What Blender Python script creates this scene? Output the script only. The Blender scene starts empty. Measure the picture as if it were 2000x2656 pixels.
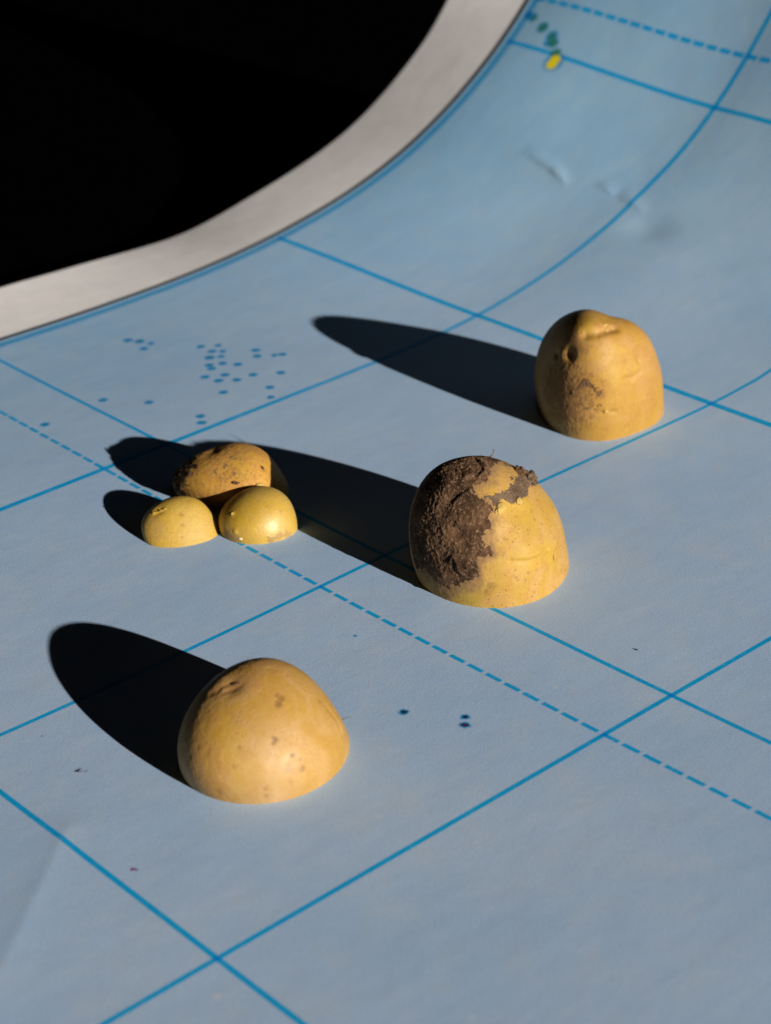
import bpy, math
import numpy as np
from mathutils import Matrix, Vector

sc = bpy.context.scene
col = sc.collection
U = 0.16                                  # metres per 20 degrees of latitude on the printed map

# ------------------------------------------------------------------ camera
cam_data = bpy.data.cameras.new('camera')
cam = bpy.data.objects.new('camera', cam_data)
col.objects.link(cam)
RIGHT = (0.6645657, 0.7461392, -0.0403571)
DOWN = (0.3157845, -0.3293892, -0.8898218)
FWD = (-0.6772242, 0.5786009, -0.4545200)
CAM = Vector((3.4361295, -2.2937856, 1.8992345)) * U
mw = Matrix(((RIGHT[0], -DOWN[0], -FWD[0], CAM[0]),
             (RIGHT[1], -DOWN[1], -FWD[1], CAM[1]),
             (RIGHT[2], -DOWN[2], -FWD[2], CAM[2]),
             (0, 0, 0, 1)))
cam.matrix_world = mw
cam_data.sensor_fit = 'HORIZONTAL'
cam_data.sensor_width = 24.0
cam_data.lens = 24.0 * 2.595955
cam_data.clip_start = 0.01
cam_data.clip_end = 60
cam_data.dof.use_dof = True
cam_data.dof.focus_distance = (Vector((1.03 * U, 0.02 * U, 0.09 * U)) - CAM).dot(Vector(FWD))
cam_data.dof.aperture_fstop = 14.0
sc.camera = cam

# ------------------------------------------------------------------ light
world = bpy.data.worlds.new('World')
sc.world = world
world.use_nodes = True
bg = world.node_tree.nodes['Background']
bg.inputs['Color'].default_value = (0.90, 0.88, 1.0, 1)
bg.inputs['Strength'].default_value = 0.0011
SUN_AZ, SUN_EL = 0.0071, 0.2735
sun_data = bpy.data.lights.new('sun', 'SUN')
sun_data.energy = 5.0
sun_data.angle = math.radians(0.55)
sun_data.color = (1.0, 0.92, 0.80)
sun = bpy.data.objects.new('sun', sun_data)
sun.rotation_euler = Vector((math.cos(SUN_AZ) * math.cos(SUN_EL), math.sin(SUN_AZ) * math.cos(SUN_EL),
                             math.sin(SUN_EL))).to_track_quat('Z', 'Y').to_euler()
sun.location = (1.5, 0, 0.6)
col.objects.link(sun)
sc.view_settings.view_transform = 'Standard'
sc.view_settings.look = 'None'
sc.view_settings.exposure = 0.50
sc.view_settings.gamma = 1.0
sc.view_settings.use_curve_mapping = False

# ------------------------------------------------------------------ numeric helpers
_rng = np.random.default_rng(7)
_perm = _rng.permutation(256)
_perm = np.concatenate([_perm, _perm, _perm])
_grad = _rng.normal(size=(256, 3)); _grad /= np.linalg.norm(_grad, axis=1)[:, None]


def perlin(P):
    P = np.asarray(P, float)
    I = np.floor(P).astype(int); F = P - I; I &= 255
    W = F * F * F * (F * (F * 6 - 15) + 10)
    out = 0
    for dx in (0, 1):
        for dy in (0, 1):
            for dz in (0, 1):
                h = _perm[_perm[_perm[I[:, 0] + dx] + I[:, 1] + dy] + I[:, 2] + dz] & 255
                g = _grad[h]
                d = (g * (F - np.array([dx, dy, dz]))).sum(1)
                w = (W[:, 0] if dx else 1 - W[:, 0]) * (W[:, 1] if dy else 1 - W[:, 1]) * (W[:, 2] if dz else 1 - W[:, 2])
                out = out + d * w
    return out * 1.6


def fbm(P, scale, octaves=4, gain=0.5, seed=0.0):
    v = 0; a = 1.0; s = scale
    for i in range(octaves):
        v = v + a * perlin(P * s + seed + i * 17.3)
        a *= gain; s *= 2.03
    return v


def sstep(a, b, x):
    t = np.clip((x - a) / (b - a), 0, 1)
    return t * t * (3 - 2 * t)


def seg_dist(Q, pts):
    """distance of points Q (n,k) to the polyline pts (m,k)"""
    pts = np.asarray(pts, float); best = np.full(len(Q), 1e9)
    if len(pts) == 1:
        return np.linalg.norm(Q - pts[0], axis=1)
    for a, b in zip(pts[:-1], pts[1:]):
        ab = b - a
        k = np.clip(((Q - a) @ ab) / (ab @ ab + 1e-12), 0, 1)
        best = np.minimum(best, np.linalg.norm(Q - a - k[:, None] * ab, axis=1))
    return best


def poly_sd(Q, poly):
    """signed distance to a polygon, positive inside"""
    poly = np.asarray(poly, float)
    d = seg_dist(Q, np.vstack([poly, poly[:1]]))
    ins = np.zeros(len(Q), bool)
    j = len(poly) - 1
    for i in range(len(poly)):
        xi, yi = poly[i]; xj, yj = poly[j]
        c = ((yi > Q[:, 1]) != (yj > Q[:, 1])) & (Q[:, 0] < (xj - xi) * (Q[:, 1] - yi) / (yj - yi + 1e-12) + xi)
        ins ^= c
        j = i
    return np.where(ins, d, -d)


def mesh_object(name, verts, faces, mat, parent=None, smooth=True, attrs=None):
    me = bpy.data.meshes.new(name)
    me.from_pydata([tuple(v) for v in np.asarray(verts, float).tolist()], [], faces if isinstance(faces, list) else faces.tolist())
    if smooth:
        me.polygons.foreach_set('use_smooth', np.ones(len(me.polygons), bool))
    if attrs:
        for k, a in attrs.items():
            at = me.attributes.new(k, 'FLOAT', 'POINT')
            at.data.foreach_set('value', np.asarray(a, np.float32))
    me.materials.append(mat)
    me.update()
    o = bpy.data.objects.new(name, me)
    col.objects.link(o)
    if parent is not None:
        o.parent = parent
    return o


# ------------------------------------------------------------------ node helpers
class NT:
    def __init__(self, name):
        self.mat = bpy.data.materials.new(name)
        self.mat.use_nodes = True
        self.t = self.mat.node_tree
        self.n = self.t.nodes
        self.bsdf = self.n['Principled BSDF']

    def link(self, v, sock):
        if isinstance(v, bpy.types.NodeSocket):
            self.t.links.new(v, sock)
        else:
            sock.default_value = v

    def math(self, op, a, b=0.0, c=None, clamp=False):
        m = self.n.new('ShaderNodeMath'); m.operation = op; m.use_clamp = clamp
        self.link(a, m.inputs[0]); self.link(b, m.inputs[1])
        if c is not None:
            self.link(c, m.inputs[2])
        return m.outputs[0]

    def vmath(self, op, a, b):
        m = self.n.new('ShaderNodeVectorMath'); m.operation = op
        self.link(a, m.inputs[0])
        if op == 'SCALE':
            self.link(b, m.inputs['Scale'])
        else:
            self.link(b, m.inputs[1])
        return m.outputs['Value'] if op in ('DISTANCE', 'DOT_PRODUCT', 'LENGTH') else m.outputs[0]

    def ramp(self, v, a, b, lo=0.0, hi=1.0):
        m = self.n.new('ShaderNodeMapRange'); m.interpolation_type = 'SMOOTHSTEP'
        self.link(v, m.inputs['Value'])
        m.inputs['From Min'].default_value = a; m.inputs['From Max'].default_value = b
        m.inputs['To Min'].default_value = lo; m.inputs['To Max'].default_value = hi
        return m.outputs[0]

    def mix(self, f, a, b, mode='MIX'):
        m = self.n.new('ShaderNodeMix'); m.data_type = 'RGBA'; m.blend_type = mode; m.clamp_factor = True
        self.link(f, m.inputs[0])
        for v, s in ((a, m.inputs[6]), (b, m.inputs[7])):
            if isinstance(v, tuple):
                v = (*v, 1) if len(v) == 3 else v
            self.link(v, s)
        return m.outputs[2]

    def noise(self, vec, scale, detail=3.0, rough=0.55, dist=0.0):
        m = self.n.new('ShaderNodeTexNoise')
        self.link(vec, m.inputs['Vector'])
        m.inputs['Scale'].default_value = scale; m.inputs['Detail'].default_value = detail
        m.inputs['Roughness'].default_value = rough; m.inputs['Distortion'].default_value = dist
        return m.outputs[0]

    def voronoi(self, vec, scale, feature='F1'):
        m = self.n.new('ShaderNodeTexVoronoi'); m.feature = feature
        self.link(vec, m.inputs['Vector']); m.inputs['Scale'].default_value = scale
        return m.outputs['Distance']

    def attr(self, name):
        m = self.n.new('ShaderNodeAttribute'); m.attribute_name = name
        return m.outputs['Fac']

    def coord(self, which='Object'):
        return self.n.new('ShaderNodeTexCoord').outputs[which]

    def bump(self, h, strength, dist, normal=None):
        m = self.n.new('ShaderNodeBump')
        self.link(h, m.inputs['Height'])
        m.inputs['Strength'].default_value = strength; m.inputs['Distance'].default_value = dist
        if normal is not None:
            self.link(normal, m.inputs['Normal'])
        return m.outputs[0]


# ------------------------------------------------------------------ the map sheet: shape
XE = -0.82427                              # map frame, left side
WM = 0.335                                 # paper margin outside it
KN = np.array([-0.2, 0.2, 0.6, 0.9, 1.2, 1.5, 1.8, 2.1, 2.5, 2.9])
TILT = (np.array([-0.0030, -0.0040, 0.0399, 0.1164, 0.2185, 0.3754, 0.5545, 0.7466, 0.9511, 1.1612]),
        np.array([0.0, -0.0030, 0.0, 0.0601, 0.1869, 0.3389, 0.5046, 0.7328, 0.9605, 1.1841]),
        np.array([0.0, -0.0030, -0.0060, 0.0302, 0.1674, 0.3269, 0.5087, 0.7277, 0.9570, 1.1846]))
OK = np.array([-0.9, -0.4, 0.0, 0.3, 0.6, 0.9, 1.2, 1.6, 2.0, 2.4, 2.8])
CURL = np.array([-0.0012, 0.0054, 0.0132, 0.0181, 0.0045, -0.0242, -0.0126, -0.0190, 0.0026, 0.1098, 0.1085])
_ss = np.linspace(-3.0, 3.0, 2401)


def _profile(th):
    T = np.interp(_ss, KN, th); T[_ss < KN[0]] = 0
    k = np.ones(25) / 25
    T = np.convolve(np.pad(T, 12, mode='edge'), k, mode='valid')
    ds = _ss[1] - _ss[0]
    Y = np.concatenate([[0], np.cumsum(np.cos((T[1:] + T[:-1]) / 2) * ds)]) - 3.0
    Z = np.concatenate([[0], np.cumsum(np.sin((T[1:] + T[:-1]) / 2) * ds)])
    return Y, Z


_PR = [_profile(t) for t in TILT]
_CURL = np.interp(_ss, OK, CURL)
_CURL = np.convolve(np.pad(_CURL, 60, mode='edge'), np.hanning(121) / np.hanning(121).sum(), mode='valid')


def sheet(x, s):
    """map coordinates -> position in map units"""
    x = np.asarray(x, float); s = np.asarray(s, float)
    Ys = [np.interp(s, _ss, p[0]) for p in _PR]
    Zs = [np.interp(s, _ss, p[1]) for p in _PR]
    Zs[0] = Zs[0] - 0.0089
    xs = np.clip(x, XE, 0.75)
    a = np.where(xs < 0, xs / XE, 0); a = a * a * (3 - 2 * a)
    b = np.where(xs > 0, xs / 0.75, 0); b = b * b * (3 - 2 * b)
    c = 1 - a - b
    Y = a * Ys[0] + c * Ys[1] + b * Ys[2]
    Z = a * Zs[0] + c * Zs[1] + b * Zs[2]
    zo = np.interp(s, _ss, _CURL)
    k = np.clip((XE - x) / WM, 0, 1.2)
    return x, Y, Z + zo * k ** 1.5


def sheet_z(x, y):                         # near-flat part, metres in and out
    x = np.asarray(x, float) / U; y = np.asarray(y, float) / U
    s = y.copy()
    for _ in range(3):
        s = s + (y - sheet(x, s)[1])
    return sheet(x, s)[2] * U


def steps(edges):
    out = [np.array([edges[0][0]])]
    for a, b, h in edges:
        n = max(1, int(round((b - a) / h)))
        out.append(np.linspace(a, b, n + 1)[1:])
    return np.concatenate(out)


def map_material():
    m = NT('printed_map_paper')
    uv = m.n.new('ShaderNodeUVMap'); uv.uv_map = 'map_position'
    uv = uv.outputs[0]
    sep = m.n.new('ShaderNodeSeparateXYZ'); m.link(uv, sep.inputs[0])
    x, s = sep.outputs[0], sep.outputs[1]

    def poly(v, c):
        r = c[-1]
        for k in c[-2::-1]:
            r = m.math('MULTIPLY_ADD', v, r, k)
        return r

    def line(a, b, c, hw, soft=0.0012):
        """|a - poly(b)| < hw"""
        d = m.math('ABSOLUTE', m.math('SUBTRACT', a, poly(b, c)))
        return m.ramp(d, hw - soft, hw + soft, 1, 0)

    inside = m.ramp(x, XE - 0.028, XE - 0.026)
    # parallels: (coefficients, half width); the two tropics are dashed
    HW = 0.0052
    par = [line(s, x, c, h) for c, h in (((-1.0018, 0.0011), HW), ((0.0016, -0.0167, 0.0116), HW), ((1.0002, -0.0032), 0.0088),
                                         ((1.9971, -0.0124), 0.0076), ((-2.0, 0.0), HW))]
    ph = m.math('FRACT', m.math('DIVIDE', m.math('ADD', x, 10.0 - 0.9585 + 0.0464), 0.0464))
    dash = m.math('MULTIPLY', m.ramp(ph, 0.0, 0.05), m.ramp(ph, 0.79, 0.85, 1, 0))
    par += [m.math('MULTIPLY', dash, line(s, x, c, h)) for c, h in (((-0.1684, -0.0222, 0.0137), 0.0049), ((2.1725, 0.0049), 0.0080))]
    pm = par[0]
    for p in par[1:]:
        pm = m.math('MAXIMUM', pm, p)
    pm = m.math('MULTIPLY', pm, m.ramp(x, XE - 0.014, XE - 0.010))
    b1 = m.math('MULTIPLY', line(x, s, (-0.0034, -0.0187, -0.0050, 0.0031), 0.0082, 0.002), m.ramp(m.math('ABSOLUTE', m.math('SUBTRACT', s, 0.95)), 0.2, 0.9, 0.82, 1.0))
    mer = [b1, line(x, m.math('MINIMUM', s, 1.15), (0.7480, -0.0294, 0.0034, 0.0272), HW)] + [line(x, s, c, HW) for c in ((1.4962, -0.0019), (2.25, 0.0))]
    mm = mer[0]
    for p in mer[1:]:
        mm = m.math('MAXIMUM', mm, p)
    frame = m.math('MULTIPLY', line(x, s, (XE, 0.0), 0.0130, 0.003), 0.85)
    neat = line(x, s, (XE - 0.034, 0.0), 0.0085, 0.002)

    # halftone screen and paper tone
    rot = m.n.new('ShaderNodeMapping'); rot.inputs['Rotation'].default_value = (0, 0, math.radians(38))
    m.link(uv, rot.inputs[0])
    rs = m.n.new('ShaderNodeSeparateXYZ'); m.link(rot.outputs[0], rs.inputs[0])
    PER = 2 * math.pi / 0.0038
    dots = m.math('MULTIPLY', m.math('SINE', m.math('MULTIPLY', rs.outputs[0], PER)), m.math('SINE', m.math('MULTIPLY', rs.outputs[1], PER)))
    dots = m.ramp(dots, -0.55, 0.55)
    broad = m.noise(uv, 2.2, 3, 0.5)
    mid = m.noise(uv, 14.0, 4, 0.6)
    st = m.n.new('ShaderNodeMapping'); st.inputs['Scale'].default_value = (34.0, 7.0, 1)
    m.link(uv, st.inputs[0])
    streak = m.noise(st.outputs[0], 1.0, 3, 0.6)
    grain = m.noise(uv, 330.0, 2, 0.7)
    tone = m.mix(dots, (0.475, 0.592, 0.79), (0.340, 0.502, 0.745))
    tone = m.mix(m.ramp(broad, 0.35, 0.7), tone, m.mix(1.0, tone, (0.89, 0.95, 1.0), 'MULTIPLY'))
    tone = m.mix(m.ramp(mid, 0.4, 0.75), tone, m.mix(1.0, tone, (1.09, 1.02, 0.96), 'MULTIPLY'))
    white = m.mix(m.ramp(mid, 0.3, 0.7), (0.75, 0.735, 0.77), (0.80, 0.785, 0.82))
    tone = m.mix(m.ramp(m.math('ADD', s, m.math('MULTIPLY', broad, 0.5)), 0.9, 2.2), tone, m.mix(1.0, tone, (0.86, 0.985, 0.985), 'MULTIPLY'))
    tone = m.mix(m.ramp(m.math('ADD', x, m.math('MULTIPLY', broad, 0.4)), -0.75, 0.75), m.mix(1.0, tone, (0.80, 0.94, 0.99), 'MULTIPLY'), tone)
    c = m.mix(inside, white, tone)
    c = m.mix(m.ramp(streak, 0.3, 0.75), c, m.mix(1.0, c, (0.945, 0.958, 0.97), 'MULTIPLY'))
    g = m.ramp(grain, 0.25, 0.75, 0.86, 1.14)
    gc = m.n.new('ShaderNodeCombineColor')
    for i in range(3):
        m.link(g, gc.inputs[i])
    c = m.mix(1.0, c, gc.outputs[0], 'MULTIPLY')
    ink = (0.004, 0.66, 0.98)
    wear = m.ramp(m.noise(uv, 40.0, 3, 0.6), 0.2, 0.5, 0.82, 1.0)
    c = m.mix(m.math('MULTIPLY', pm, wear), c, m.mix(1.0, c, ink, 'MULTIPLY'))
    c = m.mix(m.math('MULTIPLY', mm, wear), c, m.mix(1.0, c, ink, 'MULTIPLY'))
    c = m.mix(m.math('MULTIPLY', frame, wear), c, m.mix(1.0, c, (0.06, 0.58, 0.84), 'MULTIPLY'))
    c = m.mix(neat, c, (0.030, 0.028, 0.030))

    # islands
    wob = m.n.new('ShaderNodeTexNoise'); m.link(uv, wob.inputs['Vector']); wob.inputs['Scale'].default_value = 120.0
    uvw = m.vmath('ADD', uv, m.vmath('SCALE', m.vmath('SUBTRACT', wob.outputs[1], (0.5, 0.5, 0.5)), 0.010))

    def spots(lst):
        acc = None
        for (px, ps, r) in lst:
            d = m.vmath('DISTANCE', uvw, (px, ps, 0.0))
            k = m.ramp(d, r * 0.55, r * 1.2, 1, 0)
            acc = k if acc is None else m.math('MAXIMUM', acc, k)
        return acc
    B = [(-0.4236, 0.4166), (-0.3768, 0.4163), (-0.3975, 0.4511), (-0.3476, 0.3866), (-0.3559, 0.4345), (-0.3309, 0.4106), (-0.3083, 0.3559),
         (-0.2869, 0.3462), (-0.2928, 0.3852), (-0.2587, 0.4066), (-0.2984, 0.4938), (-0.2646, 0.4728), (-0.2358, 0.5053), (-0.226, 0.5215),
         (-0.2555, 0.3031), (-0.2122, 0.3114), (-0.2291, 0.3437), (-0.1824, 0.3436), (-0.1774, 0.3907), (-0.1376, 0.4451), (-0.1464, 0.2747),
         (-0.0866, 0.3695), (-0.0385, 0.3337), (-0.6031, 0.3187), (-0.5744, 0.3342), (-0.5398, 0.3453), (-0.5247, 0.3118), (-0.3246, 0.051),
         (-0.2294, 0.1168), (-0.3062, -0.1253), (-0.0729, 0.1516), (-0.0409, 0.1312)]
    faint = {5, 4, 12, 22, 25, 2}
    big = {23, 24, 3}
    blue = spots([(a, b, 0.0105 if i in faint else 0.0150 if i in big else 0.0128) for i, (a, b) in enumerate(B)] +
                 [(-0.7983, 2.1033, 0.019), (-0.82, 2.108, 0.016), (-0.7387, 2.0787, 0.022), (-0.6869, 2.0589, 0.023), (-0.6693, 2.0396, 0.022),
                  (-0.6901, 2.0323, 0.012), (-0.6359, 2.009, 0.019), (-0.6234, 1.980, 0.036), (0.9446, -0.2537, 0.0045), (0.8118, -0.8583, 0.003),
                  (1.2019, -0.3643, 0.0105), (1.2891, -0.2997, 0.0095), (1.3075, -0.3173, 0.0115)])
    c = m.mix(blue, c, m.mix(1.0, c, (0.015, 0.48, 0.76), 'MULTIPLY'))
    green = spots([(-0.3528, 0.3903, 0.006), (-0.5765, 0.3356, 0.006), (-0.79, 2.102, 0.011), (-0.7387, 2.0787, 0.017),
                   (-0.6869, 2.0589, 0.014), (-0.6693, 2.0396, 0.017), (-0.6359, 2.009, 0.020)])
    c = m.mix(m.math('MULTIPLY', green, 0.8), c, (0.035, 0.19, 0.05))
    yel = spots([(-0.6237, 1.9722, 0.021), (-0.6232, 1.988, 0.020)])
    c = m.mix(yel, c, (0.80, 0.66, 0.004))
    dark = spots([(1.2019, -0.3643, 0.0062), (1.2891, -0.2997, 0.0055), (1.3075, -0.3173, 0.0072)])
    c = m.mix(m.math('MULTIPLY', dark, 0.95), c, (0.012, 0.006, 0.018))
    red = spots([(1.3078, -0.3170, 0.0028), (1.236, -0.9640, 0.0050)])
    c = m.mix(m.math('MULTIPLY', red, 0.9), c, (0.22, 0.01, 0.12))
    pur = spots([(1.2405, -0.9610, 0.0038)])
    c = m.mix(m.math('MULTIPLY', pur, 0.6), c, (0.10, 0.05, 0.30))
    pale = spots([(1.155, -1.16, 0.006), (1.565, -1.05, 0.007), (1.40, -0.60, 0.005), (1.335, -0.12, 0.006), (1.36, -0.10, 0.005), (1.85, -0.82, 0.005)])
    c = m.mix(m.math('MULTIPLY', pale, 0.22), c, (0.80, 0.70, 0.60))
    m.link(c, m.bsdf.inputs['Base Color'])
    m.bsdf.inputs['Roughness'].default_value = 0.62
    m.bsdf.inputs['Specular IOR Level'].default_value = 0.18
    bp = m.bump(m.noise(uv, 160.0, 3, 0.6), 0.10, 0.0004)
    bp = m.bump(m.noise(uv, 9.0, 3, 0.5), 0.12, 0.0015, bp)
    m.link(bp, m.bsdf.inputs['Normal'])
    return m.mat


def build_map():
    xs = steps([(XE - WM, XE - 0.1, 0.014), (XE - 0.1, -0.55, 0.012), (-0.55, 0.16, 0.0055), (0.16, 1.02, 0.014), (1.02, 1.42, 0.006), (1.42, 2.6, 0.014)])
    s_ = steps([(-2.3, -1.34, 0.014), (-1.34, -0.94, 0.006), (-0.94, 1.46, 0.014), (1.46, 1.76, 0.0035), (1.76, 2.85, 0.012)])
    nx, ns = len(xs), len(s_)
    X, Sg = np.meshgrid(xs, s_)
    x, y, z = sheet(X.ravel(), Sg.ravel())
    P = np.stack([x, y, z], 1).reshape(ns, nx, 3)
    N = np.cross(np.gradient(P, axis=1), np.gradient(P, axis=0)).reshape(-1, 3)
    N /= np.linalg.norm(N, axis=1)[:, None]
    P = P.reshape(-1, 3)
    q = np.stack([X.ravel(), Sg.ravel()], 1)
    # slack of the paper, then the small creases where it bends
    q3 = np.column_stack([q, np.zeros(len(q))])
    d = 0.0011 * perlin(q3 * 2.1 + 5.2) + 0.00035 * perlin(q3 * 5.5 + 1.7)
    # slack is stronger where the sheet hangs free
    d *= 0.7 + 1.3 * sstep(0.9, 1.5, q[:, 1])
    Q = q.copy(); Q += 0.003 * np.stack([perlin(q3 * 30), perlin(q3 * 30 + 9)], 1)
    for pts, a, w in (([(-0.49, 1.665), (-0.355, 1.639), (-0.250, 1.600)], 0.0030, 0.017),
                      ([(-0.36, 1.640), (-0.255, 1.602)], 0.0016, 0.011),
                      ([(-0.185, 1.637), (-0.095, 1.623)], 0.0020, 0.013),
                      ([(-0.095, 1.627), (0.035, 1.600)], 0.0024, 0.015)):
        dist = seg_dist(Q, pts)
        along = np.clip((Q[:, 0] - pts[0][0]) / (pts[-1][0] - pts[0][0]), 0, 1)
        side = np.clip((Q[:, 1] - np.interp(Q[:, 0], [p[0] for p in pts], [p[1] for p in pts])) / w, -1, 1)
        d += a * np.sin(np.pi * along) ** 1.2 * np.exp(-(dist / (w * (1.15 + 0.35 * side))) ** 2)
    d -= 0.0055 * np.exp(-(((q[:, 0] - 0.075) / 0.07) ** 2 + ((q[:, 1] - 1.545) / 0.055) ** 2))
    d += 0.006 * np.exp(-(((q[:, 0] + 0.25) / 0.28) ** 2 + ((q[:, 1] - 1.66) / 0.10) ** 2))
    # soft fold near the front corner, sharp crest
    fd = seg_dist(q, [(1.075, -0.98), (1.109, -1.021), (1.195, -1.123), (1.279, -1.224), (1.36, -1.33)])
    d += 0.0022 * np.exp(-fd / 0.045)
    P = (P + N * d[:, None]) * U
    i = np.arange(nx * ns).reshape(ns, nx)
    F = np.stack([i[:-1, :-1].ravel(), i[:-1, 1:].ravel(), i[1:, 1:].ravel(), i[1:, :-1].ravel()], 1)
    o = mesh_object('printed_map', P, F, map_material())
    uvl = o.data.uv_layers.new(name='map_position')
    li = np.empty(len(o.data.loops), np.int32); o.data.loops.foreach_get('vertex_index', li)
    uvl.data.foreach_set('uv', q[li].astype(np.float32).ravel())
    so = o.modifiers.new('thickness', 'SOLIDIFY'); so.thickness = 0.0004; so.offset = -1
    o['label'] = 'large blue printed sea map with graticule lines, curling up at its far end'
    o['category'] = 'map'
    return o


build_map()

# black plane added under and behind the sheet in place of dark void
m = NT('backdrop_black')
m.link(m.mix(m.noise(m.coord(), 60.0), (0.0006, 0.0006, 0.0007), (0.0012, 0.0011, 0.0012)), m.bsdf.inputs['Base Color'])
m.bsdf.inputs['Roughness'].default_value = 1.0
m.bsdf.inputs['Specular IOR Level'].default_value = 0.0
g = mesh_object('black_backdrop', [(-6, -3, -0.012), (4, -3, -0.012), (4, 7, -0.012), (-6, 7, -0.012)], [(0, 1, 2, 3)], m.mat, smooth=False)
g['kind'] = 'structure'
g['label'] = 'added black backdrop under and behind the map'


# ------------------------------------------------------------------ potato materials
def skin_material(name, light, tan, yellow, dirt, tan_amt=0.5, rough=0.5, spec=0.35, seed=0.0, flecks=0.6):
    light, tan, yellow = [(c[0] * 0.80, c[1] * 0.755, c[2] * 0.62) for c in (light, tan, yellow)]
    m = NT(name)
    oc = m.vmath('ADD', m.coord(), (seed, seed * 1.7, seed * 0.3))
    n1 = m.noise(oc, 75.0, 5, 0.6, 0.8)
    n2 = m.noise(oc, 190.0, 5, 0.62)
    n3 = m.noise(oc, 900.0, 4, 0.65)
    c = m.mix(m.ramp(n1, 0.40, 0.60), light, yellow)
    c = m.mix(m.math('MULTIPLY', m.ramp(n2, 0.40, 0.72), tan_amt), c, tan)
    # scurf: fine russet flecking
    v = m.voronoi(oc, 750.0)
    fleck = m.math('MULTIPLY', m.ramp(v, 0.12, 0.30, 1, 0), m.ramp(n2, 0.40, 0.62))
    c = m.mix(m.math('MULTIPLY', fleck, flecks), c, (tan[0] * 0.5, tan[1] * 0.45, tan[2] * 0.4))
    c = m.mix(m.ramp(n3, 0.35, 0.75, 0.0, 0.28), c, tan)
    gr = m.noise(oc, 2600.0, 2, 0.7)
    c = m.mix(m.ramp(gr, 0.25, 0.75), m.mix(1.0, c, (0.86, 0.84, 0.80), 'MULTIPLY'), m.mix(1.0, c, (1.10, 1.11, 1.12), 'MULTIPLY'))
    c = m.mix(m.math('MULTIPLY', m.attr('yellow'), 0.6), c, (0.45, 0.285, 0.030))
    c = m.mix(m.math('MULTIPLY', m.attr('olive'), 0.7), c, (0.33, 0.255, 0.03))
    c = m.mix(m.math('MULTIPLY', m.attr('pale'), 0.5), c, (0.47, 0.315, 0.165))  # highlight painted as a cream skin tone, front potato only
    sp = m.math('MULTIPLY', m.attr('spot'), m.ramp(m.noise(oc, 700.0, 3, 0.6), 0.30, 0.55, 0.45, 1.0))
    c = m.mix(m.math('MULTIPLY', sp, 0.85), c, (0.13, 0.055, 0.018))
    dust_shade = m.math('MULTIPLY', m.attr('dust_shade'), m.ramp(m.noise(oc, 420.0, 5, 0.7), 0.30, 0.60, 0.55, 1.0))
    c = m.mix(dust_shade, c, dirt)  # dirt tone; on the front potato it also paints shade
    m.link(c, m.bsdf.inputs['Base Color'])
    r = m.ramp(n2, 0.3, 0.7, rough - 0.06, rough + 0.10)
    m.link(m.math('ADD', r, m.math('MULTIPLY', dust_shade, 0.35), clamp=True), m.bsdf.inputs['Roughness'])
    m.bsdf.inputs['Specular IOR Level'].default_value = spec
    m.bsdf.inputs['Subsurface Weight'].default_value = 0.05
    m.bsdf.inputs['Subsurface Radius'].default_value = (1.0, 0.5, 0.15)
    m.bsdf.inputs['Subsurface Scale'].default_value = 0.002
    h = m.math('ADD', m.math('MULTIPLY', n2, 0.22), m.math('MULTIPLY', n3, 0.32))
    h = m.math('SUBTRACT', h, m.math('MULTIPLY', fleck, 0.35))
    bp = m.bump(h, 0.35, 0.0006)
    dn = m.math('MULTIPLY', m.attr('dust_shade'), m.noise(oc, 650.0, 4, 0.7))
    bp = m.bump(dn, 0.45, 0.0005, bp)
    m.link(bp, m.bsdf.inputs['Normal'])
    return m.mat


def soil_material(name, dark, mid, pale, seed=0.0):
    m = NT(name)
    oc = m.vmath('ADD', m.coord(), (seed, seed, seed))
    n1 = m.noise(oc, 140.0, 5, 0.65, 0.3)
    n2 = m.noise(oc, 900.0, 5, 0.7)
    v = m.voronoi(oc, 1500.0)
    c = m.mix(m.ramp(n1, 0.34, 0.66), dark, mid)
    c = m.mix(m.math('MULTIPLY', m.ramp(n2, 0.50, 0.75), 0.7), c, pale)
    c = m.mix(m.math('MULTIPLY', m.ramp(v, 0.1, 0.25, 1, 0), 0.5), c, (dark[0] * 0.5, dark[1] * 0.5, dark[2] * 0.5))
    m.link(c, m.bsdf.inputs['Base Color'])
    m.bsdf.inputs['Roughness'].default_value = 0.85
    m.bsdf.inputs['Specular IOR Level'].default_value = 0.25
    h = m.math('ADD', m.noise(oc, 420.0, 6, 0.75), m.math('MULTIPLY', n2, 0.6))
    m.link(m.bump(h, 1.0, 0.0016), m.bsdf.inputs['Normal'])
    return m.mat


def flesh_material():
    m = NT('potato_flesh')
    oc = m.coord()
    c = m.mix(m.noise(oc, 120.0, 4), (0.72, 0.60, 0.28), (0.78, 0.68, 0.38))
    m.link(c, m.bsdf.inputs['Base Color'])
    m.bsdf.inputs['Roughness'].default_value = 0.4
    return m.mat


FLESH = flesh_material()
SOIL = soil_material('dry_dark_soil', (0.038, 0.018, 0.008), (0.165, 0.088, 0.045), (0.46, 0.285, 0.165))
SOIL_GREY = soil_material('dry_grey_soil', (0.09, 0.056, 0.034), (0.21, 0.138, 0.088), (0.36, 0.25, 0.16), 3.1)
SOIL_TAN = soil_material('thin_tan_soil', (0.10, 0.055, 0.025), (0.24, 0.135, 0.055), (0.36, 0.22, 0.10), 6.7)
m = NT('sprout_flesh')
m.link(m.mix(m.noise(m.coord(), 500.0, 4), (0.38, 0.24, 0.05), (0.46, 0.32, 0.09)), m.bsdf.inputs['Base Color'])
m.bsdf.inputs['Roughness'].default_value = 0.75
SPROUT = m.mat
m = NT('dry_root')
m.link(m.mix(m.noise(m.coord(), 700.0, 4), (0.05, 0.03, 0.018), (0.16, 0.10, 0.05)), m.bsdf.inputs['Base Color'])
m.bsdf.inputs['Roughness'].default_value = 0.8
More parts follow.
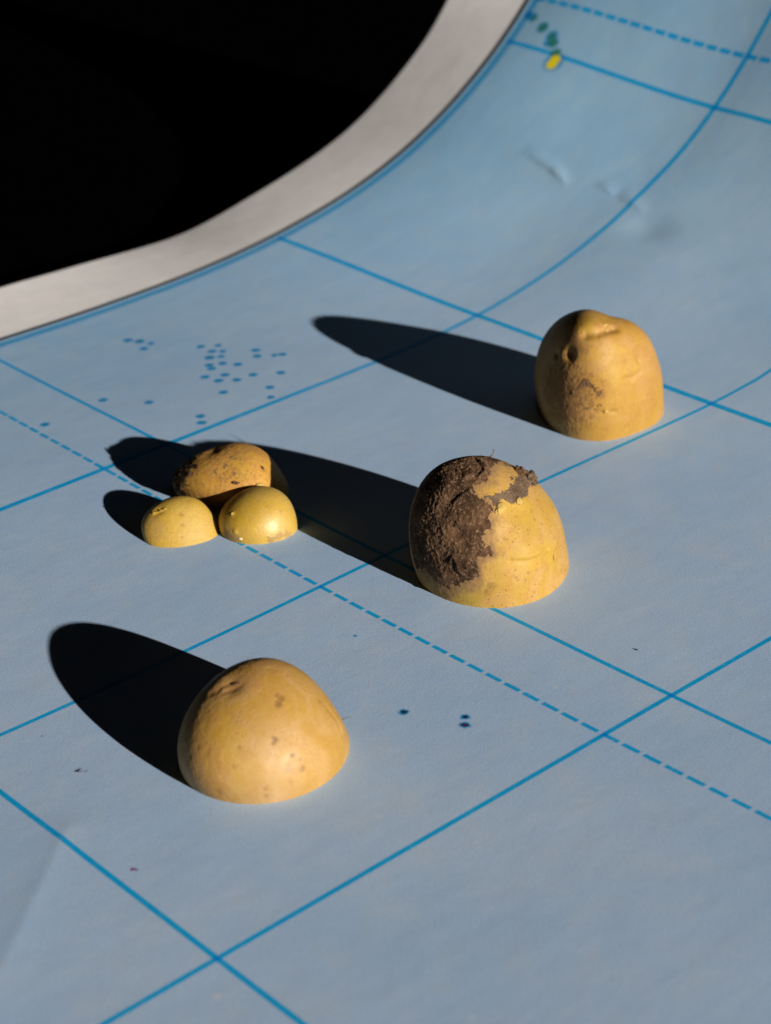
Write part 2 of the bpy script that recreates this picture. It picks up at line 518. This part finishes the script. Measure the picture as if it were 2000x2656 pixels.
ROOT = m.mat


# ------------------------------------------------------------------ potato halves
def dome(p, PHI, T):
    """surface of a potato half in metres relative to its base centre; T = 0 at the cut, 1 at the crown"""
    cx, cy, a, b, rot, h, n, lx, ly, bul, c1, c2, c3, c4 = p
    tau = T * math.pi / 2
    r = 1 + c1 * np.cos(3 * PHI) + c2 * np.sin(3 * PHI)
    ct = np.clip(np.cos(tau), 0, 1) ** (2 / n); st = np.sin(tau) ** (2 / n)
    k = r * ct * (1 + bul * np.sin(np.pi * np.clip(st, 0, 1)))
    X = a * k * np.cos(PHI); Y = b * k * np.sin(PHI)
    x = X * math.cos(rot) - Y * math.sin(rot) + lx * st + c3 * np.sin(np.pi * st)
    y = X * math.sin(rot) + Y * math.cos(rot) + ly * st + c4 * np.sin(np.pi * st)
    return np.stack([x, y, h * st], -1) * U


class Potato:
    def __init__(self, p, label, mat, NP=420, NR=170, seed=0.0, lump=0.0009, group='potato halves on the map'):
        self.p = p; self.NP = NP; self.NR = NR; self.seed = seed
        self.base = np.array([p[0] * U, p[1] * U])
        self.root = bpy.data.objects.new('potato_half', None)
        self.root.empty_display_size = 0.01
        col.objects.link(self.root)
        self.root['label'] = label; self.root['category'] = 'potato'; self.root['group'] = group
        self.z0 = float(sheet_z(self.base[:1], self.base[1:])[0])
        self.root.location = (self.base[0], self.base[1], self.z0)
        self.mat = mat
        T = np.linspace(0, 1, NR + 1)[:-1]
        PHI = np.linspace(0, 2 * np.pi, NP, endpoint=False)
        A, B = np.meshgrid(PHI, T)
        V = dome(p, A, B)
        du = np.roll(V, -1, 1) - np.roll(V, 1, 1); dv = np.gradient(V, axis=0)
        N = np.cross(du, dv).reshape(-1, 3)
        V = V.reshape(-1, 3)
        top = dome(p, np.array([0.0]), np.array([1.0]))
        self.V = np.vstack([V, top]); N = np.vstack([N, [[0, 0, 1]]])
        self.N = N / (np.linalg.norm(N, axis=1)[:, None] + 1e-12)
        self.t = np.concatenate([B.ravel(), [1.0]])
        q = np.stack([(1 - B) * np.cos(A), (1 - B) * np.sin(A)], -1).reshape(-1, 2)
        self.q = np.vstack([q, [[0, 0]]])
        i = np.arange(NP * NR).reshape(NR, NP)
        j = np.roll(i, -1, 1)
        F = np.stack([i[:-1].ravel(), j[:-1].ravel(), j[1:].ravel(), i[1:].ravel()], 1).tolist()
        last = NP * NR
        F += [(int(i[-1, k]), int(j[-1, k]), last) for k in range(NP)]
        self.F = F
        n = len(self.V)
        self.d = np.zeros(n)
        self.att = {k: np.zeros(n) for k in ('spot', 'dust_shade', 'yellow', 'olive', 'pale')}
        S3 = self.V + seed
        edge = sstep(0.0, 0.10, self.t)          # the cut rim keeps its outline
        self.d += edge * lump * (perlin(S3 * 38) * 0.8 + 0.12 * perlin(S3 * 95 + 3))
        self.d += 0.000022 * fbm(S3, 420, 4, 0.6) + 0.00001 * perlin(S3 * 1500)

    def at(self, qs):
        qs = np.atleast_2d(np.asarray(qs, float))
        r = np.hypot(qs[:, 0], qs[:, 1]); phi = np.arctan2(qs[:, 1], qs[:, 0])
        return dome(self.p, phi, 1 - r)

    def dist(self, qs):
        return seg_dist(self.V, self.at(qs))

    def bump(self, qs, amp, r, power=2):
        """raise (or sink) the skin along a point or a polyline; amp and r in millimetres"""
        self.d += amp * 1e-3 * np.exp(-(self.dist(qs) / (r * 1e-3)) ** power)

    def mark(self, key, qs, r, amount=1.0, rag=0.35, scale=900):
        """surface mark around points or a line, ragged edge; r in millimetres"""
        d = self.dist(qs) / (r * 1e-3) + rag * fbm(self.V + self.seed + r, scale, 3)
        self.att[key] = np.maximum(self.att[key], amount * (1 - sstep(0.35, 1.15, d)))

    def region(self, poly, rag=0.05, scale=260, seed=1.0):
        """signed distance inside a polygon of the unrolled skin, ragged, in disk units"""
        return poly_sd(self.q, poly) + rag * fbm(self.V + self.seed + seed, scale, 5, 0.6)

    def place(self, v):
        """local dome point -> local point on the sheet's slope"""
        v = np.array(v, float)
        z = sheet_z(v[:, 0] + self.base[0], v[:, 1] + self.base[1]) - self.z0
        v[:, 2] += z
        return v

    def finish(self):
        self.S = self.V + self.N * self.d[:, None]
        self.S[:, 2] = np.maximum(self.S[:, 2], np.where(self.t <= 0, 0.0, 0.00002))
        self.S = self.place(self.S)
        self.skin = mesh_object('skin', self.S, self.F, self.mat, self.root, attrs=self.att)
        ring = self.S[:self.NP].copy(); ring[:, 2] += 0.00015
        c = ring.mean(0)
        mesh_object('cut_face', np.vstack([ring * 0.999, [c]]), [((k + 1) % self.NP, k, self.NP) for k in range(self.NP)], FLESH, self.root, smooth=False)

    def crust(self, mask, thick, mat, rough=0.6, soft=0.05, extra=None, seed=4.0, name='soil_crust'):
        """a layer of soil over the skin where mask > 0"""
        P = self.V + self.seed + seed
        k = sstep(0.0, soft, mask)
        rel = 0.55 + rough * fbm(P, 230, 4, 0.62) + 0.35 * np.abs(fbm(P, 700, 3, 0.6))
        off = thick * 1e-3 * k * np.clip(rel, 0.12, 3) - 0.00012 * (1 - k)
        off += k * (0.00020 * perlin(P * 1500) + 0.00022 * np.maximum(perlin(P * 850 + 5), 0))
        if extra is not None:
            off += extra * k
        off = np.where(mask > 0.01, np.maximum(off, 0.00012), off)
        S = self.S + self.N * off[:, None]
        keep = mask > -0.012
        used = np.zeros(len(S), bool)
        faces = [f for f in self.F if all(keep[v] for v in f)]
        for f in faces:
            for v in f:
                used[v] = True
        idx = np.cumsum(used) - 1
        S[:, 2] = np.maximum(S[:, 2], self.place(self.V * [1, 1, 0])[:, 2] + 0.0001)
        return mesh_object(name, S[used], [tuple(int(idx[v]) for v in f) for f in faces], mat, self.root)

    def blob(self, name, q, size, mat, seed=0.0, rough=0.25, sink=0.3, tilt=0.0, sub=3):
        """a small irregular lump sitting on the skin; size in millimetres (along, across, height)"""
        import bmesh
        bm = bmesh.new(); bmesh.ops.create_icosphere(bm, subdivisions=sub, radius=1.0)
        me = bpy.data.meshes.new(name); bm.to_mesh(me); bm.free()
        v = np.empty(len(me.vertices) * 3); me.vertices.foreach_get('co', v); v = v.reshape(-1, 3)
        v = v * (1 + rough * fbm(v + seed, 1.3, 4, 0.6))[:, None]
        c = self.at(q)[0]
        i = int(np.argmin(np.linalg.norm(self.V - c, axis=1)))
        n = Vector(self.N[i])
        zx = Vector((0, 0, 1)).cross(n)
        zx = zx.normalized() if zx.length > 1e-4 else Vector((1, 0, 0))
        zy = n.cross(zx)
        ca, sa = math.cos(tilt), math.sin(tilt)
        ax = zx * ca + zy * sa; ay = zy * ca - zx * sa
        B = np.array([list(ax), list(ay), list(n)])
        v = (v * np.array(size) * 0.5e-3) @ B + self.S[i] + np.array(n) * size[2] * 0.5e-3 * (1 - 2 * sink)
        me.vertices.foreach_set('co', v.ravel())
        me.polygons.foreach_set('use_smooth', np.ones(len(me.polygons), bool))
        me.materials.append(mat); me.update()
        o = bpy.data.objects.new(name, me); col.objects.link(o); o.parent = self.root
        return o

    def hair(self, q, pts, r, name='root_hair'):
        """a stray root: pts are millimetre offsets (right, up, out) from the skin point"""
        c = self.at(q)[0]
        i = int(np.argmin(np.linalg.norm(self.V - c, axis=1)))
        n = np.array(self.N[i])
        ri = np.array(RIGHT); up = np.array([0, 0, 1.0])
        P = [self.S[i] + 1e-3 * (a * ri + b * up + k * n) for a, b, k in pts]
        return tube(name, P, r * 1e-3, ROOT, self.root)


def tube(name, P, r, mat, parent=None):
    P = np.array(P); V = []; F = []; K = 6
    for i, c in enumerate(P):
        tdir = P[min(i + 1, len(P) - 1)] - P[max(i - 1, 0)]
        tdir /= np.linalg.norm(tdir) + 1e-12
        a = np.cross(tdir, [0.31, 0.2, 0.93]); a /= np.linalg.norm(a) + 1e-12; b = np.cross(tdir, a)
        rr = r * (1 - 0.55 * i / (len(P) - 1)) * (1 + 0.25 * math.sin(i * 2.7))
        for k in range(K):
            an = 2 * math.pi * k / K
            V.append(c + rr * (math.cos(an) * a + math.sin(an) * b))
    for i in range(len(P) - 1):
        for k in range(K):
            F.append((i * K + k, i * K + (k + 1) % K, (i + 1) * K + (k + 1) % K, (i + 1) * K + k))
    F.append(tuple(range(K))[::-1]); F.append(tuple(range((len(P) - 1) * K, len(P) * K)))
    return mesh_object(name, V, F, mat, parent)


# --- far potato, right
f = dict(valley=[(0.186, -0.204), (0.223, -0.133), (0.229, -0.034), (0.222, 0.083)], lumpA=[(0.138, -0.153)], buds=[(0.164, -0.007), (0.209, -0.004)],
         saddle=[(0.074, 0.076)], lumpB=[(-0.017, -0.166)], pitL=[(0.221, -0.416)], budL=[(0.173, -0.465)], pitL2=[(0.088, -0.519)], bumpR=[(0.568, 0.163)],
         grooveR=[(0.652, -0.009), (0.654, 0.125), (0.605, 0.235)], pitR=[(0.517, 0.243)], lumpC=[(0.531, -0.128)], nose=[(0.766, -0.328)],
         grooveN=[(0.702, -0.453), (0.749, -0.372), (0.817, -0.21)],
         soil=[(0.188, -0.527), (0.219, -0.466), (0.291, -0.419), (0.421, -0.418), (0.524, -0.354), (0.641, -0.318), (0.689, -0.417), (0.669, -0.546),
               (0.639, -0.71), (0.587, -0.796), (0.406, -0.911), (0.239, -0.931), (0.0, -0.85), (0.05, -0.65)],
         line1=[(0.463, -0.56), (0.474, -0.484), (0.496, -0.405), (0.566, -0.382), (0.63, -0.352)],
         line2=[(0.53, -0.534), (0.611, -0.52), (0.673, -0.461), (0.7, -0.398)], smudge=[(0.179, -0.331)])
skinA = skin_material('potato_skin_tan', (0.49, 0.295, 0.090), (0.38, 0.185, 0.050), (0.47, 0.280, 0.042), (0.22, 0.105, 0.030), 0.50, 0.62, 0.50, 0.0)
P = Potato((0.5744, 0.8025, 0.1616, 0.1363, -0.3279, 0.2636, 2.2296, 0.0459, -0.0557, 0.0579, -0.0615, -0.0451, -0.0118, 0.0057),
           'tall lumpy tan potato half farthest back at the right, with a brown soil smear', skinA, seed=0.3)
P.bump(f['lumpA'], 0.7, 5.5); P.bump(f['valley'], -1.3, 1.7); P.bump(f['saddle'] + [(-0.05, 0.19), (-0.22, 0.30)], -1.3, 5.5); P.bump([(0.25, 0.42)], 0.8, 7); P.bump([(-0.05, -0.20), (-0.02, -0.12)], 1.1, 9)
P.bump(f['pitL'], -1.6, 2.2); P.bump(f['pitL2'], -0.9, 1.3); P.bump(f['bumpR'], 0.7, 2.8); P.bump(f['grooveR'], -0.5, 0.9)
P.bump(f['pitR'], -0.5, 0.8); P.bump(f['lumpC'], 0.7, 8); P.bump(f['nose'], 0.4, 0.9); P.bump(f['grooveN'], -0.35, 0.9)
P.mark('yellow', f['lumpA'], 5.5, 0.7, 0.8, 250); P.mark('yellow', f['lumpC'], 8.0, 0.5, 1.0, 200); P.mark('yellow', f['bumpR'], 4.0, 0.5, 0.9, 300)
P.mark('spot', f['pitL'], 1.8, 0.9); P.mark('spot', f['valley'], 0.9, 0.45); P.mark('dust_shade', f['smudge'], 5.0, 0.7, 0.8, 300)
sA = P.region(f['soil'], 0.10, 320)
fine = fbm(P.V + 2.2, 1000, 4, 0.7)
P.att['dust_shade'] = np.maximum(P.att['dust_shade'], sstep(-0.06, 0.10, sA + 0.06 * fine))
P.d += 0.00010 * sstep(-0.02, 0.08, sA) * fine
P.finish()
ln = np.maximum(1 - P.dist(f['line1']) / 0.0012, 0.9 - P.dist(f['line2']) / 0.0010)
mask = np.maximum(0.16 * ln, np.where(sA > 0, 0.0, -0.2) - 0.16) + 0.25 * fbm(P.V, 620, 4, 0.7)
P.crust(mask - 0.01, 0.28, SOIL_TAN, soft=0.20)
P.blob('eye_bud', f['buds'][0], (2.2, 1.3, 0.8), SPROUT, 1.0, 0.3, 0.45); P.blob('eye_bud', f['buds'][1], (2.0, 1.4, 0.8), SPROUT, 2.0, 0.3, 0.45)
P.blob('eye_bud', f['budL'][0], (1.5, 3.0, 1.6), SOIL_TAN, 3.0, tilt=0.3)
P.blob('eye_bud', f['nose'][0], (1.6, 1.0, 0.6), SPROUT, 4.0, 0.3, 0.45)

# --- soil-caked potato in the centre
f = dict(soil=[(-0.26, -0.20), (-0.20, -0.06), (-0.14, 0.09), (-0.08, 0.238), (0.031, 0.291), (0.164, 0.121), (0.242, -0.012), (0.239, -0.149),
               (0.256, -0.197), (0.333, -0.157), (0.393, -0.159), (0.44, -0.234), (0.489, -0.315), (0.465, -0.407), (0.508, -0.426), (0.558, -0.388),
               (0.579, -0.402), (0.554, -0.471), (0.509, -0.55), (0.522, -0.613), (0.549, -0.645), (0.492, -0.73), (0.324, -0.872), (0.16, -0.945),
               (-0.058, -0.93), (-0.40, -0.85), (-0.46, -0.66), (-0.40, -0.48), (-0.33, -0.34)],
         gray=[(0.323, -0.144), (0.37, 0.01), (0.324, 0.142), (0.195, 0.338), (0.13, 0.522), (0.257, 0.453), (0.354, 0.301), (0.439, 0.192), (0.465, 0.01),
               (0.422, -0.056), (0.396, -0.15)],
         film=[(-0.058, 0.284), (0.021, 0.339), (0.07, 0.454), (0.222, 0.243), (0.14, 0.224)],
         patch=[(0.465, -0.407), (0.508, -0.358), (0.558, -0.388), (0.579, -0.402), (0.554, -0.471), (0.503, -0.521)], clod=(0.216, 0.412),
         spr=[(0.435, -0.138), (0.456, 0.077)], ridge=[(0.688, -0.336), (0.763, -0.185), (0.79, -0.033), (0.781, 0.11)], bump=[(0.724, -0.128)],
         pit=[(0.827, 0.206)], scuff=[(0.643, -0.613), (0.623, -0.672)], cpit=[(0.284, -0.524)],
         curl=[(0.236, -0.743), (0.269, -0.693), (0.321, -0.708), (0.338, -0.746), (0.396, -0.733)],
         groove=[(0.027, 0.049), (0.104, 0.022), (0.146, -0.045), (0.168, -0.124), (0.179, -0.199), (0.156, -0.289), (0.131, -0.359)], cb=[(0.028, -0.288)],
         cb2=[(0.138, -0.089)], cb3=[(0.503, -0.682)], cb4=[(0.282, -0.438)], flap=[(-0.054, -0.962), (0.075, -0.972), (0.198, -0.966)], hair=(-0.056, 0.281),
         pores=[(0.741, -0.349), (0.797, -0.361), (0.836, -0.285), (0.817, -0.234), (0.776, -0.372), (0.595, 0.105), (0.63, 0.167), (0.571, -0.284),
                (0.933, -0.219)], olive=[(0.32, -0.918)])
skinB = skin_material('potato_skin_yellow', (0.53, 0.340, 0.115), (0.42, 0.220, 0.060), (0.49, 0.315, 0.048), (0.20, 0.115, 0.060), 0.40, 0.66, 0.50, 2.0, 0.8)
P = Potato((0.9477, 0.1075, 0.1443, 0.1554, 0.0204, 0.2428, 2.199, -0.0187, -0.0503, 0.0499, 0.0062, -0.0327, -0.0024, 0.0111),
           'largest potato half in the centre, dark dry soil caked over its left side', skinB, NP=460, NR=200, seed=1.4, lump=0.0006)
P.bump(f['bump'], 1.2, 5.5); P.bump(f['ridge'], -0.6, 0.8); P.bump([(0.70, -0.31), (0.75, -0.17), (0.775, -0.03)], 0.35, 1.2)
P.bump(f['pit'], -0.8, 0.75); P.mark('spot', f['pit'], 0.8)
for k, qv in enumerate(f['pores']):
    P.bump([qv], -0.12, 0.45 + 0.1 * (k % 3)); P.mark('spot', [qv], 0.55, 0.55)
for qv in f['scuff']:
    P.mark('spot', [qv], 1.6, 0.55, 1.0, 700); P.bump([qv], -0.15, 1.2)
P.bump([(0.50, -0.03)], -0.9, 4.0)                      # hollow under the sprouts
P.mark('yellow', [(0.45, -0.05), (0.50, 0.02)], 5.0, 0.6, 0.8, 250); P.mark('yellow', f['ridge'], 4.5, 0.6, 0.8, 250); P.mark('olive', f['olive'] + [(0.45, -0.82)], 6.0, 0.6, 0.9, 160)
gr = P.region(f['gray'], 0.035, 320); fi = P.region(f['film'], 0.07, 320); so = P.region(f['soil'], 0.030, 420); pa = P.region(f['patch'], 0.04, 300)
P.att['dust_shade'] = np.maximum.reduce([0.9 * sstep(-0.02, 0.03, gr), 0.75 * sstep(-0.03, 0.05, fi), 0.9 * sstep(-0.075, 0.01, so), 0.6 * sstep(-0.04, 0.02, pa)])
P.finish()
ex = np.zeros(len(P.V))
ex += -0.0013 * np.exp(-(P.dist(f['groove']) / 0.0011) ** 2) + 0.0009 * np.exp(-(P.dist(np.array(f['groove']) + [0.035, 0.02]) / 0.0016) ** 2)
ex += 0.0007 * np.exp(-(P.dist(f['curl']) / 0.0006) ** 2) - 0.0012 * np.exp(-(P.dist(f['cpit']) / 0.0011) ** 2)
ex += 0.0011 * np.exp(-(P.dist(f['cb']) / 0.0030) ** 2) + 0.0010 * np.exp(-(P.dist(f['cb2']) / 0.0022) ** 2)
ex += 0.0008 * np.exp(-(P.dist(f['cb3']) / 0.0013) ** 2) + 0.0008 * np.exp(-(P.dist(f['cb4']) / 0.0025) ** 2)
P.crust(so - 0.01, 0.52, SOIL, rough=0.45, soft=0.10, extra=ex)
P.crust(np.maximum(gr + 0.008, np.where(fi > 0, fi - 0.05, -1)), 0.32, SOIL_GREY, rough=1.1, soft=0.07)
P.blob('soil_clod', f['clod'], (6.0, 4.6, 3.4), SOIL_GREY, 1.5, 0.42, 0.42, 0.3, 4)
P.blob('soil_clod', (0.18, 0.34), (4.0, 3.0, 2.4), SOIL, 5.5, 0.5, 0.3, 0.9, 4)
P.blob('sprout', f['spr'][0], (4.8, 3.0, 1.6), SPROUT, 8.0, 0.22, 0.45, 0.5, 4)
P.blob('sprout', f['spr'][1], (2.7, 2.4, 1.4), SPROUT, 9.0, 0.2, 0.42)
P.hair(f['hair'], [(-1.5, 0.0, 0.0), (-0.4, 0.3, 0.4), (0.0, 0.8, 0.9), (0.2, 1.8, 0.8), (-0.1, 2.3, 0.6)], 0.22)
P.hair(f['flap'][0], [(0, 0, 0.15), (1.5, -0.6, 0.25), (3.2, -1.2, 0.3), (5.0, -1.6, 0.25)], 0.38, 'peeled_skin_edge')

# --- front potato
f = dict(eye=[(-0.037, -0.208)], ridge=[(-0.09, -0.243), (-0.056, -0.213), (-0.019, -0.177)], ridge2=[(-0.169, -0.279), (-0.126, -0.254)],
         spots=[(0.314, -0.049), (0.341, -0.093), (0.493, -0.266), (0.495, -0.29), (0.658, -0.219), (0.69, -0.307), (0.773, -0.204), (0.215, -0.891),
                (-0.081, -0.638), (0.433, 0.333), (0.323, -0.629), (0.682, -0.641), (0.708, -0.177), (0.3, -0.496), (0.644, -0.588), (-0.177, -0.708)],
         notch=[(0.262, -0.965)], hair=(0.416, 0.782), pale=[(0.502, -0.267)], lump=[(0.632, 0.48)], streak=[(0.479, 0.413), (0.597, 0.466), (0.695, 0.448)])
skinC = skin_material('potato_skin_smooth', (0.54, 0.345, 0.135), (0.43, 0.225, 0.062), (0.48, 0.290, 0.050), (0.36, 0.175, 0.042), 0.45, 0.60, 0.65, 5.0, 0.3)
P = Potato((1.1342, -0.6147, 0.1348, 0.1532, 0.1583, 0.166, 2.0418, -0.0132, -0.0029, 0.0, 0.012, -0.0168, 0.014, -0.0176),
           'clean smooth potato half nearest the front, small brown spots on pale golden skin', skinC, NP=420, NR=170, seed=2.9, lump=0.0005)
P.bump(f['eye'], -1.05, 3.2); P.bump(f['ridge'], 0.30, 1.0); P.bump(f['ridge2'], -0.25, 1.3); P.bump(f['lump'], 0.5, 5); P.bump(f['streak'], -0.25, 1.0)
rs = [1.3, 1.1, 0.9, 0.7, 0.7, 1.5, 0.9, 1.0, 0.7, 0.8, 0.7, 0.9, 0.5, 0.6, 0.8, 0.6]
am = [0.7, 0.75, 0.8, 0.6, 0.7, 0.35, 0.6, 0.8, 0.7, 0.35, 0.35, 0.4, 0.4, 0.4, 0.3, 0.6]
for qv, r_, a_ in zip(f['spots'], rs, am):
    P.mark('spot', [qv], r_ * 1.25, a_, 0.5, 700); P.bump([qv], -0.12 * r_, r_)
P.mark('spot', f['ridge2'], 1.5, 0.5, 0.9, 500); P.mark('spot', f['eye'] + [(-0.02, -0.12)], 3.0, 0.6, 0.9, 400); P.mark('dust_shade', [(-0.25, -0.35), (-0.15, -0.55), (-0.05, -0.75), (0.15, -0.88)], 6.5, 0.6, 0.9, 250)  # brown scurf down the left side, partly painted shade; eye dimple darkened
P.mark('dust_shade', [(-0.12, -0.22), (0.05, -0.05), (0.02, 0.1)], 5.0, 0.6, 0.9, 250)  # browner skin around the crown, partly painted shade
P.mark('yellow', [(0.15, -0.45), (0.35, -0.75)], 6.0, 0.5, 0.8, 200); P.att['pale'] = np.exp(-(P.dist([(0.45, -0.30), (0.62, -0.45), (0.75, -0.55)]) / 0.0075) ** 2) * (0.75 + 0.45 * fbm(P.V + 5, 220, 4, 0.6))  # broad pale highlight painted into the skin colour
P.finish()
P.blob('eye_bud', f['ridge'][2], (2.0, 1.0, 0.45), SOIL_TAN, 6.0, 0.25, 0.5, 0.6)
P.hair(f['hair'], [(-0.6, -0.2, 0.0), (0.0, 0.0, 0.4), (0.5, 0.25, 0.9), (1.2, 0.05, 1.4)], 0.14)

# --- the little cluster: dirty potato behind, two small clean ones in front
f = dict(rough=[(-0.672, -0.239), (-0.411, -0.14), (-0.263, -0.346), (-0.289, -0.534), (-0.314, -0.693), (-0.702, -0.668), (-0.718, -0.449)],
         spots=[(0.184, -0.334), (0.072, -0.306), (-0.062, -0.274), (0.079, -0.163), (0.052, -0.092), (0.205, -0.154), (0.239, -0.154), (0.231, -0.328),
                (0.355, -0.205), (0.174, -0.422), (0.051, -0.431), (-0.037, -0.066)], spr=(0.545, -0.28), fleck=(0.311, -0.442),
         yel=[(0.175, -0.206), (0.236, -0.012), (0.311, -0.288)], notch=[(-0.211, -0.07)], bl=(0.422, -0.074))
skinD = skin_material('potato_skin_dusty', (0.56, 0.315, 0.090), (0.43, 0.215, 0.060), (0.56, 0.325, 0.06), (0.17, 0.105, 0.055), 0.65, 0.68, 0.30, 8.0)
P = Potato((0.2784, -0.022, 0.126, 0.1123, 0.3693, 0.1123, 2.0717, 0.0482, -0.0239, 0.0178, 0.0144, -0.0453, 0.0048, -0.0175),
           'dusty brown potato half lying half in shadow behind the two small yellow ones', skinD, NP=360, NR=140, seed=4.2, lump=0.0009)
P.d += 0.00005 * fbm(P.V + 6, 500, 4, 0.6)
P.bump(f['notch'], -0.6, 3.0); P.bump([(-0.33, -0.12)], 0.4, 3.0)
near = np.min([P.dist([qv]) for qv in f['spots']], axis=0)
P.att['dust_shade'] = (1 - sstep(0.0004, 0.0030, near)) * sstep(0.10, 0.50, fbm(P.V + 3.3, 850, 4, 0.6)) + 0.35 * sstep(0.30, 0.60, fbm(P.V + 8.1, 600, 4, 0.6))
P.mark('yellow', [f['yel'][0]], 3.5, 0.7, 0.8, 300); P.mark('yellow', [f['yel'][1]], 2.5, 0.6, 0.8, 300); P.mark('yellow', [f['yel'][2]], 2.5, 0.6, 0.8, 300)
ro = P.region(f['rough'], 0.10, 320)
P.att['dust_shade'] = np.maximum(P.att['dust_shade'], 0.9 * sstep(-0.05, 0.1, ro))
P.finish()
P.crust(np.where(ro > -0.05, 0.5 * fbm(P.V, 380, 4, 0.65) + 0.4 * np.minimum(ro, 0.15), -1), 0.35, SOIL, soft=0.15)
P.blob('sprout', f['spr'], (3.0, 1.1, 1.1), SPROUT, 3.0, 0.25, 0.2, 0.0)
P.blob('soil_clod', f['fleck'], (2.4, 1.0, 0.9), SOIL, 12.0, 0.5, 0.35)
P.blob('soil_clod', f['bl'], (0.9, 1.4, 0.7), SOIL, 14.0, 0.5, 0.4)

skinE = skin_material('potato_skin_bright', (0.58, 0.405, 0.085), (0.47, 0.285, 0.050), (0.56, 0.370, 0.035), (0.22, 0.12, 0.045), 0.30, 0.54, 1.0, 11.0, 0.15)
P = Potato((0.3803, -0.2394, 0.0758, 0.0522, 0.974, 0.0676, 2.1378, -0.0276, 0.0239, 0.0431, 0.015, -0.013, -0.0086, -0.0033),
           'smallest bright yellow potato half, at the left of the cluster of three', skinE, NP=300, NR=110, seed=6.1, lump=0.0003)
P.bump([(-0.332, -0.245)], -0.5, 1.6); P.bump([(-0.427, -0.212), (-0.332, -0.245), (-0.235, -0.257)], 0.3, 0.5)
for qv, r_, a_ in (((0.049, -0.463), 1.1, 0.5), ((0.095, -0.645), 0.8, 0.45), ((0.054, -0.853), 0.6, 0.4), ((-0.242, -0.65), 0.6, 0.3), ((0.146, -0.106), 1.0, 0.3)):
    P.mark('spot', [qv], r_, a_, 0.6, 900); P.bump([qv], -0.08, r_)
P.mark('dust_shade', [(-0.45, -0.5), (-0.55, -0.3), (-0.4, -0.7)], 3.0, 0.4, 0.9, 400)  # toned browner down its left side
P.finish()
P.blob('eye_bud', (-0.30, -0.25), (1.5, 0.7, 0.5), SPROUT, 16.0, 0.3, 0.5)
P.blob('eye_bud', (-0.42, -0.21), (1.1, 0.7, 0.45), SPROUT, 17.0, 0.3, 0.5)

P = Potato((0.4659, -0.101, 0.0817, 0.081, -0.0777, 0.0819, 2.092, 0.0052, 0.0085, 0.0294, 0.0007, 0.0156, -0.0021, -0.0062),
           'small glossy yellow potato half at the right of the cluster of three', skinE, NP=320, NR=120, seed=7.7, lump=0.00035)
P.bump([(0.027, -0.554)], 0.35, 0.7); P.bump([(0.292, -0.753)], 0.35, 0.9)
for qv, r_, a_ in (((-0.143, -0.36), 0.9, 0.5), ((0.365, -0.091), 0.6, 0.3), ((0.421, -0.39), 0.6, 0.35), ((0.524, 0.108), 0.7, 0.3)):
    P.mark('spot', [qv], r_, a_, 0.6, 900)
dq = P.region([(0.83, -0.30), (0.84, -0.098), (0.87, 0.169), (0.90, 0.30), (0.99, 0.28), (0.99, -0.15), (0.96, -0.34)], 0.06, 500)
P.att['dust_shade'] = np.maximum(0.8 * sstep(-0.03, 0.04, dq), P.att['dust_shade'])
P.mark('dust_shade', [(0.1, -0.9), (0.35, -0.88)], 2.5, 0.6, 0.9, 500)
P.finish()
P.blob('eye_bud', (0.03, -0.555), (0.9, 1.1, 0.5), SPROUT, 21.0, 0.3, 0.45)
P.blob('peeled_skin_edge', (0.44, -0.801), (1.3, 0.9, 0.4), FLESH, 22.0, 0.3, 0.45)

# ------------------------------------------------------------------ crumbs on the paper
def speck(name, x, s, size, mat, label, cat, seed, group=None):
    import bmesh
    bm = bmesh.new(); bmesh.ops.create_icosphere(bm, subdivisions=2, radius=1.0)
    me = bpy.data.meshes.new(name); bm.to_mesh(me); bm.free()
    v = np.empty(len(me.vertices) * 3); me.vertices.foreach_get('co', v); v = v.reshape(-1, 3)
    v = v * (1 + 0.5 * fbm(v + seed, 1.2, 3, 0.6))[:, None] * np.array(size) * 0.5e-3
    v[:, 2] -= v[:, 2].min()
    me.vertices.foreach_set('co', v.ravel()); me.materials.append(mat); me.update()
    o = bpy.data.objects.new(name, me); col.objects.link(o)
    a, b, c = sheet(np.array([x]), np.array([s]))
    o.location = (a[0] * U, b[0] * U, c[0] * U + 0.0001)
    o['label'] = label; o['category'] = cat
    if group:
        o['group'] = group
    return o


speck('soil_chip', 1.3505, 0.0734, (1.1, 0.5, 0.3), SOIL, 'tiny dark soil chip on the bare map right of the centre potato', 'soil chip', 1.0)
a, b, c = sheet(np.array([0.9608]), np.array([-0.8721]))
o3 = np.array([a[0] * U, b[0] * U, c[0] * U + 0.00025])
o = tube('root_fibre', [np.array(v) * 1e-3 for v in ((-1.6, -1.0, 0.1), (-0.8, -0.2, 0.3), (0.2, 0.6, 0.6), (0.9, 0.9, 0.8), (1.2, 0.4, 0.9), (0.9, -0.3, 0.6))], 0.10e-3, ROOT)
o.location = o3
o['label'] = 'short curled root fibre on the map left of the front potato'; o['category'] = 'fibre'
